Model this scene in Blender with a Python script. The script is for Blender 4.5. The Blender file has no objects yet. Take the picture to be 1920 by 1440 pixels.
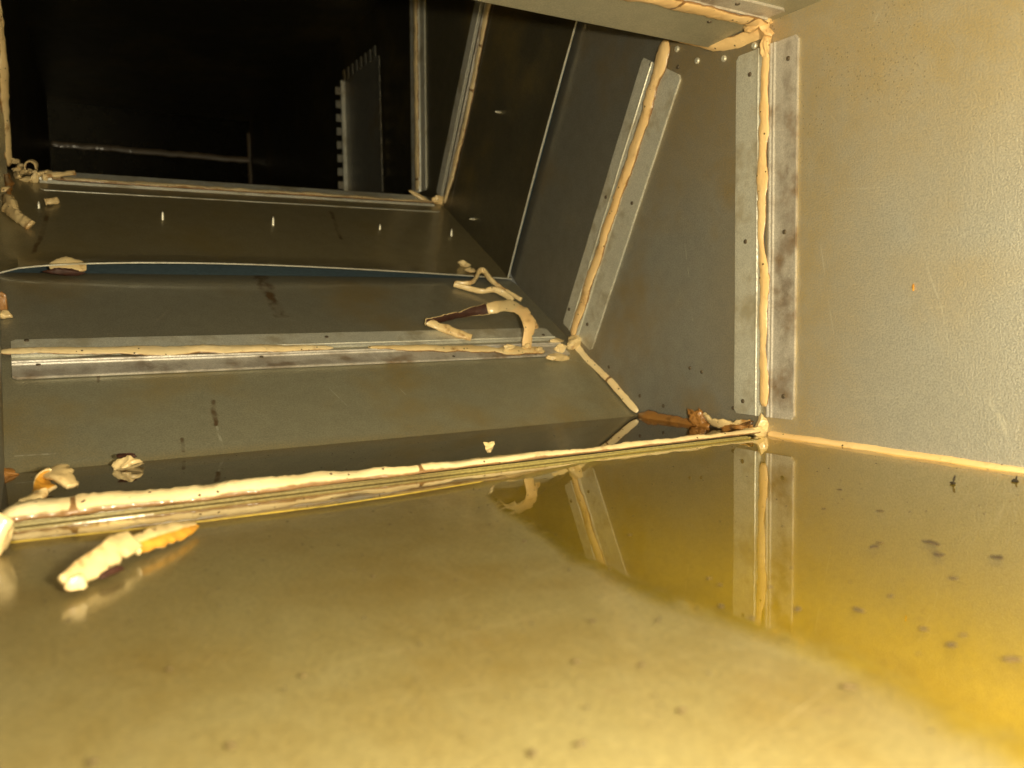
import bpy, bmesh, math, random
from mathutils import Vector, Matrix, noise
random.seed(7)
R = math.radians
SC = bpy.context.scene

# ------------------------------------------------------------------ camera
CAM = Vector((0.0, 0.0, 0.12))
YAW, PITCH, FPX, ROLL = R(30.303), R(4.5437), 1561.57, R(-0.8774)
fw = Vector((math.sin(YAW)*math.cos(PITCH), math.cos(YAW)*math.cos(PITCH), -math.sin(PITCH)))
rt = Vector((math.cos(YAW), -math.sin(YAW), 0.0)); upv = rt.cross(fw)
rt, upv = rt*math.cos(ROLL)+upv*math.sin(ROLL), upv*math.cos(ROLL)-rt*math.sin(ROLL)
cd = bpy.data.cameras.new('camera'); cam = bpy.data.objects.new('camera', cd)
SC.collection.objects.link(cam); SC.camera = cam
M = Matrix((rt, upv, -fw)).transposed().to_4x4(); M.translation = CAM; cam.matrix_world = M
cd.sensor_width = 36.0; cd.lens = FPX/1920*36.0; cd.clip_start = 0.004; cd.clip_end = 50
cd.dof.use_dof = True; cd.dof.focus_distance = 0.80; cd.dof.aperture_fstop = 7.5

# ------------------------------------------------------------------ light: the inside of a duct, lit by the torch of the phone
W = bpy.data.worlds.new('World'); SC.world = W; W.use_nodes = True
bg = W.node_tree.nodes['Background']; bg.inputs[0].default_value = (1.0, 0.90, 0.60, 1); bg.inputs[1].default_value = 0.08
ld = bpy.data.lights.new('torch', 'POINT'); ld.energy = 22.0; ld.color = (1.0, 0.885, 0.60); ld.shadow_soft_size = 0.012
lo = bpy.data.objects.new('torch', ld); lo.location = (0.085, -0.045, 0.134); SC.collection.objects.link(lo)
SC.view_settings.view_transform = 'Standard'; SC.view_settings.look = 'None'
SC.view_settings.exposure = 0.3; SC.view_settings.gamma = 1.0
SC.cycles.max_bounces = 8; SC.cycles.transparent_max_bounces = 12
SC.cycles.sample_clamp_indirect = 4.0

# ------------------------------------------------------------------ places (metres): x across the duct, y along it, z up, water at z=0
XR, XL, YS, YW, H = 0.6346, -0.019, 0.587, 0.785, 0.400
S2, LIP, S3 = (0.925, 0.087), (1.097, 0.186), (1.313, 0.315)
T2, V1 = (0.733, 0.428), (0.663, 0.397)
YB = 2.665
def ray(x, y): return fw + rt*((x-960)/FPX) - upv*((y-720)/FPX)
def hit(x, y, p, n):
    d = ray(x, y); n = Vector(n); return CAM + d*((Vector(p)-CAM).dot(n)/d.dot(n))
def ramp_n(a, b):
    t = Vector((0, b[0]-a[0], b[1]-a[1])).normalized(); return Vector((0, -t.z, t.y))
N1, N2, N3 = ramp_n((YW, 0), S2), ramp_n(S2, LIP), ramp_n(LIP, S3)
PL = {'floor': ((0, 0, 0), (0, 0, 1)), 'wall': ((XR, 0, 0), (-1, 0, 0)), 'r1': ((0, *S2), N1), 'r2': ((0, *S2), N2),
      'r3': ((0, *S3), N3), 'back': ((0, YB, 0), (0, -1, 0)), 'ceil': ((0, 0, H), (0, 0, -1)), 'left': ((XL, 0, 0), (1, 0, 0)),
      'upper': ((0, 1.35, .335), (0, 0, 1))}
def at(x, y, pl, lift=0.0):
    p, n = PL[pl]; n = Vector(n); return hit(x, y, Vector(p)+n*lift, n)
def nrm(pl): return Vector(PL[pl][1])

# ------------------------------------------------------------------ node helpers
class NT:
    def __init__(s, name):
        s.m = bpy.data.materials.new(name); s.m.use_nodes = True; s.t = s.m.node_tree; s.t.nodes.clear()
        s.out = s.n('ShaderNodeOutputMaterial')
    def n(s, typ, **kw):
        nd = s.t.nodes.new(typ)
        for k, v in kw.items(): setattr(nd, k, v)
        return nd
    def l(s, a, b): s.t.links.new(a, b)
    def put(s, sock, v):
        if isinstance(v, bpy.types.NodeSocket): s.l(v, sock)
        else: sock.default_value = v
    def math(s, op, a, b=0.0, c=None, clamp=False):
        nd = s.n('ShaderNodeMath', operation=op, use_clamp=clamp); s.put(nd.inputs[0], a); s.put(nd.inputs[1], b)
        if c is not None: s.put(nd.inputs[2], c)
        return nd.outputs[0]
    def vmath(s, op, a, b=(0, 0, 0), scale=None):
        nd = s.n('ShaderNodeVectorMath', operation=op); s.put(nd.inputs[0], a); s.put(nd.inputs[1], b)
        if scale is not None: s.put(nd.inputs['Scale'], scale)
        return nd.outputs['Value'] if op in ('LENGTH', 'DOT_PRODUCT', 'DISTANCE') else nd.outputs[0]
    def noise(s, vec, scale, detail=3, rough=.55, dist=0.0):
        nd = s.n('ShaderNodeTexNoise'); s.l(vec, nd.inputs['Vector']); nd.inputs['Scale'].default_value = scale
        nd.inputs['Detail'].default_value = detail; nd.inputs['Roughness'].default_value = rough; nd.inputs['Distortion'].default_value = dist
        return nd.outputs[0]
    def sstep(s, v, a, b, to0=0.0, to1=1.0):
        nd = s.n('ShaderNodeMapRange', interpolation_type='SMOOTHSTEP'); s.put(nd.inputs[0], v)
        for i, q in zip((1, 2, 3, 4), (a, b, to0, to1)): s.put(nd.inputs[i], q)
        return nd.outputs[0]
    def mix(s, f, a, b, blend='MIX'):
        nd = s.n('ShaderNodeMix', data_type='RGBA', blend_type=blend); s.put(nd.inputs[0], f)
        for i, q in ((6, a), (7, b)):
            s.put(nd.inputs[i], q if isinstance(q, bpy.types.NodeSocket) else (*q, 1))
        return nd.outputs[2]
    def mapv(s, vec, scale=(1, 1, 1), rot=(0, 0, 0), loc=(0, 0, 0)):
        nd = s.n('ShaderNodeMapping'); s.l(vec, nd.inputs[0]); nd.inputs[1].default_value = loc
        nd.inputs[2].default_value = rot; nd.inputs[3].default_value = scale; return nd.outputs[0]
    def seg(s, vec, a, b, w):
        """mask of a thin scratch from a to b (uv metres)"""
        ab = (b[0]-a[0], b[1]-a[1], 0); L2 = ab[0]**2+ab[1]**2
        pa = s.vmath('SUBTRACT', vec, (a[0], a[1], 0))
        h = s.math('DIVIDE', s.vmath('DOT_PRODUCT', pa, ab), L2, clamp=True)
        cl = s.n('ShaderNodeVectorMath', operation='SCALE'); cl.inputs[0].default_value = ab; s.l(h, cl.inputs['Scale'])
        d = s.vmath('LENGTH', s.vmath('SUBTRACT', pa, cl.outputs[0]))
        return s.sstep(d, w*.3, w, 1.0, 0.0)
    def bump(s, hgt, strength, dist, normal=None):
        nd = s.n('ShaderNodeBump'); s.l(hgt, nd.inputs['Height']); nd.inputs['Strength'].default_value = strength
        nd.inputs['Distance'].default_value = dist
        if normal is not None: s.l(normal, nd.inputs['Normal'])
        return nd.outputs[0]
    def bsdf(s, **kw):
        p = s.n('ShaderNodeBsdfPrincipled')
        for k, v in kw.items():
            k = k.replace('_', ' ')
            s.put(p.inputs[k], (*v, 1) if isinstance(v, tuple) and len(v) == 3 else v)
        s.l(p.outputs[0], s.out.inputs[0]); return p
    def pos(s): return s.n('ShaderNodeNewGeometry').outputs['Position']
    def uv(s): return s.n('ShaderNodeUVMap').outputs[0]

def steel(name, col=(.40, .385, .33), stain=(.27, .19, .05), amount=.5, edges=(), rough=.42, metal=.75, specks=0.0, coat=0.0,
          grain=.35, scratches=(), big=6.0, drips=(), wet=1.0):
    t = NT(name); uv = t.uv(); ps = t.pos()
    n1 = t.noise(ps, big, 4, .6); n2 = t.noise(ps, 55, 4, .55); fine = t.noise(ps, 640, 2, .6)
    st = t.math('MULTIPLY', t.sstep(n1, .46, .70), amount)
    for ax, a, b, amt in edges:                       # stains that follow a seam: from uv coordinate a (full) to b (none)
        sx = t.n('ShaderNodeSeparateXYZ'); t.l(uv, sx.inputs[0])
        w = t.math('ADD', sx.outputs[ax], t.math('MULTIPLY', t.math('SUBTRACT', n1, .5), abs(b-a)*.8))
        st = t.math('MAXIMUM', st, t.math('MULTIPLY', t.math('SUBTRACT', 1.0, t.sstep(w, min(a, b), max(a, b))) if a < b else t.sstep(w, b, a), amt))
    c = t.mix(st, col, stain)
    c = t.mix(t.sstep(n2, .35, .7, 0, .28), c, tuple(q*.70 for q in col), 'MIX')
    c = t.mix(t.sstep(fine, .30, .72, 0, .45), c, tuple(q*.45 for q in col))
    rgh = t.math('ADD', rough-.06, t.math('MULTIPLY', n2, .14))
    mtl = t.math('MULTIPLY_ADD', st, -.25, metal)
    if specks:
        vo = t.n('ShaderNodeTexVoronoi'); t.l(ps, vo.inputs['Vector']); vo.inputs['Scale'].default_value = 330
        sz = t.math('MULTIPLY', t.sstep(t.noise(ps, 14, 2), .34, .60), .27)
        k = t.math('MULTIPLY', t.math('LESS_THAN', vo.outputs['Distance'], sz),
                   t.math('GREATER_THAN', t.noise(vo.outputs['Position'], 333, 0), .52))
        sx = t.n('ShaderNodeSeparateXYZ'); t.l(uv, sx.inputs[0])
        k = t.math('MULTIPLY', k, t.sstep(sx.outputs[1], specks, specks+.14))
        c = t.mix(t.math('MULTIPLY', k, .6), c, (.10, .07, .03))
        mtl = t.math('MULTIPLY', mtl, t.math('SUBTRACT', 1.0, k))
    for a, b, w in drips:
        warp = t.vmath('ADD', uv, t.vmath('SCALE', t.vmath('SUBTRACT', t.n('ShaderNodeTexNoise').outputs[1], (.5, .5, .5)), scale=.0))
        wob = t.n('ShaderNodeTexNoise'); t.l(uv, wob.inputs['Vector']); wob.inputs['Scale'].default_value = 60
        warp = t.vmath('ADD', uv, t.vmath('SCALE', t.vmath('SUBTRACT', wob.outputs[1], (.5, .5, .5)), scale=w*1.6))
        k = t.math('MULTIPLY', t.seg(warp, a, b, w), t.sstep(n2, .35, .6, .25*wet, .95*wet))
        c = t.mix(k, c, (.09, .05, .018)); mtl = t.math('MULTIPLY', mtl, t.math('SUBTRACT', 1.0, t.math('MULTIPLY', k, .6)))
    hgt = t.math('ADD', t.math('MULTIPLY', fine, 1.0), t.math('MULTIPLY', n2, .25))
    if scratches:
        wob = t.n('ShaderNodeTexNoise'); t.l(uv, wob.inputs['Vector']); wob.inputs['Scale'].default_value = 9
        wuv = t.vmath('ADD', uv, t.vmath('SCALE', t.vmath('SUBTRACT', wob.outputs[1], (.5, .5, .5)), scale=.006))
        sc = None
        for a, b, w in scratches:
            k = t.seg(wuv, a, b, w); sc = k if sc is None else t.math('MAXIMUM', sc, k)
        sc = t.math('MULTIPLY', sc, t.sstep(t.noise(ps, 130, 2), .38, .58, .03, .42))
        c = t.mix(sc, c, (.72, .70, .60)); rgh = t.math('MULTIPLY_ADD', sc, .2, rgh)
    nb = t.bump(hgt, grain, .0012, t.bump(t.noise(ps, 8.0, 1), .10, .02))
    t.bsdf(Base_Color=c, Metallic=mtl, Roughness=rgh, Normal=nb, Coat_Weight=coat, Coat_Roughness=.10, Coat_IOR=1.4)
    return t.m

def sealant_mat(name, col=(.90, .74, .45), brown=(.36, .15, .03), amt=.5, dark=.25, pits=True):
    t = NT(name); ps = t.pos()
    n1 = t.noise(ps, 38, 4, .6); n2 = t.noise(ps, 170, 4, .55); n3 = t.noise(ps, 14, 2)
    c = t.mix(t.sstep(n3, .35, .65, 0, .5), col, tuple(q*f for q, f in zip(col, (1.0, .88, .72))))
    c = t.mix(t.math('MULTIPLY', t.sstep(n1, .56, .72), amt), c, brown)
    c = t.mix(t.math('MULTIPLY', t.sstep(n2, .66, .74), dark), c, (.10, .045, .015))
    if pits:
        vo = t.n('ShaderNodeTexVoronoi'); t.l(ps, vo.inputs['Vector']); vo.inputs['Scale'].default_value = 150
        k = t.math('MULTIPLY', t.math('LESS_THAN', vo.outputs['Distance'], .16), t.math('GREATER_THAN', t.noise(vo.outputs['Position'], 500, 0), .57))
        c = t.mix(t.math('MULTIPLY', k, .9), c, (.05, .025, .01))
    at_ = t.n('ShaderNodeAttribute', attribute_name='edge').outputs['Fac']
    c = t.mix(t.math('MULTIPLY', t.sstep(t.math('ADD', at_, t.math('MULTIPLY', n1, 1.1)), 1.0, 1.40), .9), c, tuple(q*.55 for q in brown))
    hg = t.math('ADD', t.math('MULTIPLY', n2, .6), t.math('MULTIPLY_ADD', t.noise(ps, 420, 4, .55), .4, n1))
    t.bsdf(Base_Color=c, Roughness=.42, Normal=t.bump(hg, .45, .0016), Coat_Weight=.6, Coat_Roughness=.14, Subsurface_Weight=.0)
    return t.m

def plain(name, col, rough=.5, metal=0.0, var=.4):
    t = NT(name); ps = t.pos(); n = t.noise(ps, 190, 4, .45)
    t.bsdf(Base_Color=t.mix(t.sstep(n, .35, .7, 0, var), col, tuple(q*.35 for q in col)), Roughness=rough, Metallic=metal,
           Normal=t.bump(n, .5, .001))
    return t.m

# ------------------------------------------------------------------ object helpers
COL = SC.collection
def link(o, parent=None):
    COL.objects.link(o)
    if parent is not None: o.parent = parent
    return o
def tag(o, label=None, cat=None, group=None, kind=None):
    if label: o['label'] = label
    if cat: o['category'] = cat
    if group: o['group'] = group
    if kind: o['kind'] = kind
    return o
def empty(name, loc=(0, 0, 0)):
    o = bpy.data.objects.new(name, None); o.location = loc; o.empty_display_size = .01; COL.objects.link(o); return o
def obj(name, bm, mat, parent=None, smooth=False):
    bmesh.ops.recalc_face_normals(bm, faces=bm.faces[:])
    me = bpy.data.meshes.new(name); bm.to_mesh(me); bm.free()
    for m_ in (mat if isinstance(mat, (list, tuple)) else [mat]): me.materials.append(m_)
    if smooth:
        for p in me.polygons: p.use_smooth = True
    o = bpy.data.objects.new(name, me); link(o, parent)
    if parent is not None: o.matrix_parent_inverse = Matrix.Translation(-Vector(parent.location))
    return o
def fbm(p, s, seed=0.0): return noise.noise(Vector(p)*s + Vector((seed*3.7, seed*1.3, seed*7.1)))

def sheet(name, corners, back, mat, parent, uvf, nu=1, nv=1, disp=None, th=.0012):
    """thin metal sheet: quad patch (4 corners a,b,c,d) with thickness pushed along 'back'; disp(u,v)->offset against back"""
    bm = bmesh.new(); uvl = bm.loops.layers.uv.new('UVMap'); a, b, c, d = [Vector(q) for q in corners]; back = Vector(back).normalized()
    g = []
    for i in range(nu+1):
        col = []
        for j in range(nv+1):
            u, v = i/nu, j/nv; p = (a*(1-u)+b*u)*(1-v)+(d*(1-u)+c*u)*v
            if disp: p = p - back*disp(u, v)
            col.append(bm.verts.new(p))
        g.append(col)
    rim = []; g2 = [[bm.verts.new(v.co+back*th) for v in col] for col in g]
    for i in range(nu):
        for j in range(nv):
            bm.faces.new((g[i][j], g[i+1][j], g[i+1][j+1], g[i][j+1])); bm.faces.new((g2[i][j+1], g2[i+1][j+1], g2[i+1][j], g2[i][j]))
    for i in range(nu):
        rim.append(bm.faces.new((g[i][0], g2[i][0], g2[i+1][0], g[i+1][0]))); bm.faces.new((g[i+1][nv], g2[i+1][nv], g2[i][nv], g[i][nv]))
    for j in range(nv):
        rim.append(bm.faces.new((g[0][j+1], g2[0][j+1], g2[0][j], g[0][j]))); bm.faces.new((g[nu][j], g2[nu][j], g2[nu][j+1], g[nu][j+1]))
    for f in bm.faces:
        for l in f.loops: l[uvl].uv = uvf(l.vert.co)
    if isinstance(mat, list):
        for f in rim: f.material_index = 1
    return obj(name, bm, mat, parent, smooth=False)

def poly_sheet(name, pts, back, mat, parent, uvf, th=.0012):
    bm = bmesh.new(); uvl = bm.loops.layers.uv.new('UVMap'); back = Vector(back).normalized()
    f = [bm.verts.new(p) for p in pts]; k = [bm.verts.new(Vector(p)+back*th) for p in pts]; n = len(f)
    bm.faces.new(f); bm.faces.new(k[::-1])
    for i in range(n): bm.faces.new((f[i], k[i], k[(i+1) % n], f[(i+1) % n]))
    for fc in bm.faces:
        for l in fc.loops: l[uvl].uv = uvf(l.vert.co)
    return obj(name, bm, mat, parent)

def resample(pts, step):
    out = [Vector(pts[0])]
    for a, b in zip(pts[:-1], pts[1:]):
        a, b = Vector(a), Vector(b); n = max(1, int((b-a).length/step))
        for i in range(1, n+1): out.append(a.lerp(b, i/n))
    return out
def smooth_path(pts, it=2):
    pts = [Vector(p) for p in pts]
    for _ in range(it):
        q = [pts[0]]
        for a, b in zip(pts[:-1], pts[1:]): q += [a.lerp(b, .25), a.lerp(b, .75)]
        q.append(pts[-1]); pts = q
    return pts

def bead(path, rad, n, flat=.75, seed=0, wob=.22, drift=0.0, step=.003, side=None, taper=True):
    """a squeezed line of sealant along path lying on a surface with normal n; rad may be a list spread over the path"""
    pts = resample(path, step); n = Vector(n).normalized(); bm = bmesh.new(); ly = bm.verts.layers.float.new('edge'); rings = []; K = 16; m = len(pts)
    rr = rad if isinstance(rad, (list, tuple)) else [rad, rad]
    rnd = random.Random(seed); cracks = [rnd.random() < .007 and 3 < i < m-4 for i in range(m)]
    for i, p in enumerate(pts):
        t = (pts[min(i+1, m-1)]-pts[max(i-1, 0)]).normalized(); s = t.cross(n).normalized(); nn = s.cross(t).normalized()
        f = i/(m-1)*(len(rr)-1); k = min(int(f), len(rr)-2); r0 = rr[k]+(rr[k+1]-rr[k])*(f-k)
        r = r0*.86*(1+wob*fbm(p, 34, seed)+wob*.6*fbm(p, 110, seed+2))
        e = min(i, m-1-i)
        if cracks[i]: r *= .93
        if taper and e < 3: r *= (.45, .75, .92)[e]
        c = p + s*(r0*drift*fbm(p, 17, seed+5)) + s*(r0*.38*fbm(p, 26, seed+9))
        ring = []; kz = min(1.3, wob/.18); top = flat*(.50+.16*fbm(p, 45, seed+13))
        rl = r*(1.05+kz*.30*fbm(p, 40, seed+21)+kz*.16*fbm(p, 140, seed+22)); rr_ = r*(1.05+kz*.30*fbm(p, 40, seed+31)+kz*.16*fbm(p, 140, seed+32))
        for j in range(K):
            an = 2*math.pi*j/K; ca, sa = math.cos(an), math.sin(an)
            hz = sa*r*top*(1+.30*fbm(Vector((j*1.7, (p-pts[0]).length*22, seed)), 1.0)) if sa > 0 else sa*r*.25
            hz *= 1-.35*abs(ca)**2 if sa > 0 else 1
            q = c + s*(ca*(rl if ca > 0 else rr_)) + nn*hz
            q += (s*ca+nn*max(sa, 0))*(r*.10*fbm(q, 240, seed+3))
            ring.append(bm.verts.new(q))
        rings.append(ring)
    for A, B in zip(rings[:-1], rings[1:]):
        for j in range(K): bm.faces.new((A[j], A[(j+1) % K], B[(j+1) % K], B[j]))
    bm.faces.new(rings[0][::-1]); bm.faces.new(rings[-1])
    for i, ring in enumerate(rings):
        for j, v in enumerate(ring):
            v[ly] = max(abs(math.cos(2*math.pi*j/K))**5, 1.25 if cracks[i] else 0) if math.sin(2*math.pi*j/K) > -.1 else 1.2
    return bm

def lump(c, size, rot=(0, 0, 0), seed=0, sub=4, rough=.35, chip=True):
    size = [q*1.12 for q in size]
    bm = bmesh.new(); bmesh.ops.create_icosphere(bm, subdivisions=sub, radius=1.0)
    Rm = Matrix.Rotation(rot[2], 3, 'Z') @ Matrix.Rotation(rot[1], 3, 'Y') @ Matrix.Rotation(rot[0], 3, 'X')
    rnd = random.Random(int(seed*10)+5); cuts = []
    for _ in range(7):
        n_ = Vector((rnd.uniform(-1, 1), rnd.uniform(-1, 1), rnd.uniform(-1, 1))).normalized(); cuts.append((n_, rnd.uniform(.35, .75)))
    for v in bm.verts:
        p = v.co.copy()
        if chip:
            for n_, d_ in cuts:
                e = p.dot(n_)-d_
                if e > 0: p -= n_*e*.93
        p *= 1+rough*.7*fbm(p, 1.3, seed)+rough*.28*fbm(p, 4.2, seed+4)+rough*.16*fbm(p, 10, seed+8)
        v.co = Vector(c)+Rm @ Vector((p.x*size[0], p.y*size[1], p.z*size[2]))
    return bm

def ribbon(path, wdirs, width, th, seed=0, jag=.18, step=.002, curl=0.0, inner=(7, 8), span=(0, 1), amber=0):
    """peeled strip of old sealant: outer face material 0, inner face material 1"""
    P = resample(path, step); m = len(P); bm = bmesh.new(); rows = []
    W_ = []
    for i in range(m):
        f = i/(m-1)*(len(wdirs)-1); k = min(int(f), len(wdirs)-2); W_.append(Vector(wdirs[k]).lerp(Vector(wdirs[k+1]), f-k).normalized())
    th *= .7
    ws = width if isinstance(width, (list, tuple)) else [width, width]
    for i, p in enumerate(P):
        t = (P[min(i+1, m-1)]-P[max(i-1, 0)]).normalized(); w = (W_[i]-t*W_[i].dot(t)).normalized(); nn = t.cross(w).normalized()
        f = i/(m-1)*(len(ws)-1); k = min(int(f), len(ws)-2); wd = ws[k]+(ws[k+1]-ws[k])*(f-k)
        e0 = wd*.5*(1+.7*jag*fbm(p, 80, seed)+.5*jag*fbm(p, 330, seed+1)); e1 = wd*.5*(1+.8*jag*fbm(p, 110, seed+5)+.9*jag*fbm(p, 330, seed+6))
        if fbm(p, 170, seed+17) > .40: e1 *= .72
        hh = th*(1+.35*fbm(p, 90, seed+7)); row = []
        for s, h in ((-e0, .15), (-e0*.9, .5), (-e0*.45, .62), (0, .66), (e1*.45, .62), (e1*.9, .5), (e1, .15), (e1*.9, -.4), (0, -.3), (-e0*.9, -.4)):
            row.append(bm.verts.new(p+w*s+nn*(h*hh - curl*(s/(wd*.5+1e-6))**2*wd*.3 + .12*hh*fbm(p+w*s, 260, seed+11))))
        rows.append(row)
    K = 10
    for idx, (A, B) in enumerate(zip(rows[:-1], rows[1:])):
        for j in range(K):
            fc = bm.faces.new((A[j], A[(j+1) % K], B[(j+1) % K], B[j])); fc.material_index = 1 if j in inner and span[0] <= idx/m <= span[1] else (2 if idx/m < amber else 0)
    bm.faces.new(rows[0][::-1]); bm.faces.new(rows[-1]); return bm

def leg(A, B, sdir, n, w, s0=.0045, seed=0, chamfer=.004, th=.0014, lip=.0011):
    """one leg of a pressed joint strip: folded ridges beside the joint, flat flange, turned-up outer edge"""
    A, B, sdir, n = Vector(A), Vector(B), Vector(sdir).normalized(), Vector(n).normalized()
    prof = [(s0, 0), (s0, .0030), (s0+.0022, .0034), (s0+.0030, .0018), (s0+.0042, .0018), (s0+.0050, .0030), (s0+.0062, .0030),
            (s0+.0070, th), (w-.0022, th), (w-.0012, th+lip), (w, th+lip*.8), (w, 0)]
    L = (B-A).length; t = (B-A)/L; ys = [0, chamfer, ] + [chamfer+(L-2*chamfer)*i/24 for i in range(1, 24)] + [L-chamfer, L]
    bm = bmesh.new(); uvl = bm.loops.layers.uv.new('UVMap'); rows = []
    for y in ys:
        k = 1.0-(.12 if (y == 0 or y == L) else 0.0); row = []
        for s, h in prof:
            ss = s if s < s0+.008 else s0+.008+(s-s0-.008)*k
            p = A+t*y; row.append(bm.verts.new(p+sdir*(ss+.0005*fbm(p, 22, seed))+n*h))
        rows.append(row)
    K = len(prof)
    for a, b in zip(rows[:-1], rows[1:]):
        for j in range(K): bm.faces.new((a[j], a[(j+1) % K], b[(j+1) % K], b[j]))
    bm.faces.new(rows[0][::-1]); bm.faces.new(rows[-1])
    for f in bm.faces:
        for l in f.loops: q = l.vert.co-A; l[uvl].uv = (q.dot(t), q.dot(sdir))
    return bm

def dome(c, n, r, h, seg=10):
    n = Vector(n).normalized(); a = n.orthogonal().normalized(); b = n.cross(a); c = Vector(c); bm = bmesh.new(); rings = []
    for rr, hh in ((1.0, -.2), (1.0, .45), (.85, .8), (.5, 1.0), (.22, .75)):
        rings.append([bm.verts.new(c+(a*math.cos(2*math.pi*i/seg)+b*math.sin(2*math.pi*i/seg))*r*rr+n*h*hh) for i in range(seg)])
    for A, B in zip(rings[:-1], rings[1:]):
        for i in range(seg): bm.faces.new((A[i], A[(i+1) % seg], B[(i+1) % seg], B[i]))
    bm.faces.new(rings[-1]); return bm
def screw_tip(c, n, r, h, seg=9):
    n = Vector(n).normalized(); a = n.orthogonal().normalized(); b = n.cross(a); c = Vector(c); bm = bmesh.new(); rings = []
    prof = [(1.0, -.08)]
    for i in range(6): prof += [(1.0-.02*i, i*.125), (.72-.02*i, i*.125+.06)]
    prof += [(.7, .78), (.35, .92), (.08, 1.0)]
    for rr, hh in prof:
        rings.append([bm.verts.new(c+(a*math.cos(2*math.pi*i/seg)+b*math.sin(2*math.pi*i/seg))*r*rr+n*h*hh) for i in range(seg)])
    for A, B in zip(rings[:-1], rings[1:]):
        for i in range(seg): bm.faces.new((A[i], A[(i+1) % seg], B[(i+1) % seg], B[i]))
    bm.faces.new(rings[-1]); bm.faces.new(rings[0][::-1]); return bm

# ------------------------------------------------------------------ materials
uv_wall = lambda p: (p.y, p.z)
uv_floor = lambda p: (p.x, p.y)
uv_ramp = lambda p: (p.x, p.y*.866+p.z*.5)
def wy(x, y): q = at(x, y, 'wall'); return (q.y, q.z)
def fy(x, y): q = at(x, y, 'floor'); return (q.x, q.y)
arcA = [wy(*q) for q in ((1500, 768), (1570, 748), (1650, 742), (1740, 752), (1810, 776))]
arcB = [wy(*q) for q in ((1712, 400), (1735, 490), (1765, 580), (1782, 660), (1790, 720))]
scrA = [(a, b, .0010) for a, b in zip(arcA[:-1], arcA[1:])]+[(a, b, .0009) for a, b in zip(arcB[:-1], arcB[1:])]
scrA += [(wy(1856, 752), wy(1875, 778), .0042), (wy(1875, 778), wy(1886, 812), .0030), (wy(1690, 580), wy(1770, 576), .0010), (wy(1540, 455), wy(1565, 640), .0008),
         (wy(1690, 400), wy(1698, 380), .0008), (wy(1686, 760), wy(1687, 600), .0007), (wy(1640, 40), wy(1662, 0), .0012), (wy(1500, 350), wy(1690, 350), .0007),
         (wy(1874, 700), wy(1875, 770), .0008), (wy(1720, 790), wy(1835, 826), .0008)]
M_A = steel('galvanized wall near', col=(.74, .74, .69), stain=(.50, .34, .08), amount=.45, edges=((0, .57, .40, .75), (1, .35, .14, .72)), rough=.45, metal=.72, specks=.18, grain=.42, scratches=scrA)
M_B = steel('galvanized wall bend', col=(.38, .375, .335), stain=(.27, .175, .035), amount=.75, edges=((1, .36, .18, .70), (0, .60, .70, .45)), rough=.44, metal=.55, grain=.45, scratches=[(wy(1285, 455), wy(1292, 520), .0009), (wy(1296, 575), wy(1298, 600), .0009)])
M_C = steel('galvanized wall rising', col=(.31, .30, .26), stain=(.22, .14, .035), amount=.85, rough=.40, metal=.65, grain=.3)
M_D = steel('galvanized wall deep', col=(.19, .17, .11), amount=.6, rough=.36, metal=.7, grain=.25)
def ry(x, y, pl): return uv_ramp(at(x, y, pl))
M_DD = steel('shade-darkened deep sheet', col=(.10, .09, .06), amount=.4, rough=.36, metal=.8, grain=.2)  # darkness of the unlit deep duct, put into the sheet colour
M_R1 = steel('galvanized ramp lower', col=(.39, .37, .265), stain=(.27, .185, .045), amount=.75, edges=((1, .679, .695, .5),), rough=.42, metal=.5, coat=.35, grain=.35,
             drips=[(ry(400, 752, 'r1'), ry(404, 796, 'r1'), .0035), (ry(341, 822, 'r1'), ry(344, 846, 'r1'), .0022), (ry(184, 700, 'r1'), ry(185, 716, 'r1'), .002)],
             scratches=[(ry(404, 800, 'r1'), ry(418, 845, 'r1'), .0018), (ry(600, 710, 'r1'), ry(690, 800, 'r1'), .0008), (ry(720, 700, 'r1'), ry(760, 740, 'r1'), .0008),
                        (ry(30, 855, 'r1'), ry(110, 851, 'r1'), .0012), (ry(890, 640, 'r1'), ry(1150, 690, 'r1'), .0007)])
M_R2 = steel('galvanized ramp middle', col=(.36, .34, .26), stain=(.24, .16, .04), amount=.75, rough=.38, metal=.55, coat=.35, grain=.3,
             drips=[(ry(484, 500, 'r2'), ry(505, 555, 'r2'), .011), (ry(505, 555, 'r2'), ry(528, 592, 'r2'), .010)])
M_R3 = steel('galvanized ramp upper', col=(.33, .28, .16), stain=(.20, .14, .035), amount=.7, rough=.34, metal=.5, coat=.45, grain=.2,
             drips=[(ry(92, 390, 'r3'), ry(80, 440, 'r3'), .004), (ry(80, 440, 'r3'), ry(62, 478, 'r3'), .004), (ry(620, 398, 'r3'), ry(640, 450, 'r3'), .004)])
M_CEIL = steel('galvanized ceiling', col=(.50, .48, .37), amount=.35, rough=.45, metal=.45, grain=.35)
M_STRIP = steel('zinc strip', col=(.76, .75, .66), stain=(.28, .21, .09), amount=.75, rough=.34, metal=.40, grain=.25, big=26)
M_STRIPD = steel('zinc strip stained', col=(.66, .62, .56), stain=(.20, .12, .05), amount=1.0, rough=.40, metal=.35, grain=.3, big=24, drips=[((.015, .027), (.13, .024), .014), ((.12, .025), (.25, .030), .016), ((.24, .028), (.35, .026), .008)], wet=.42)
M_EDGE = steel('cut sheet edge', col=(.42, .40, .32), amount=.6, rough=.45, metal=.5, grain=.2, big=20)
M_SEAL = sealant_mat('cream sealant')
M_SEALO = sealant_mat('amber sealant', col=(.88, .63, .32), amt=.45)
M_SEALB = sealant_mat('rusty brown sealant', col=(.34, .16, .04), brown=(.08, .035, .01), amt=.9, dark=.7)
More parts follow.
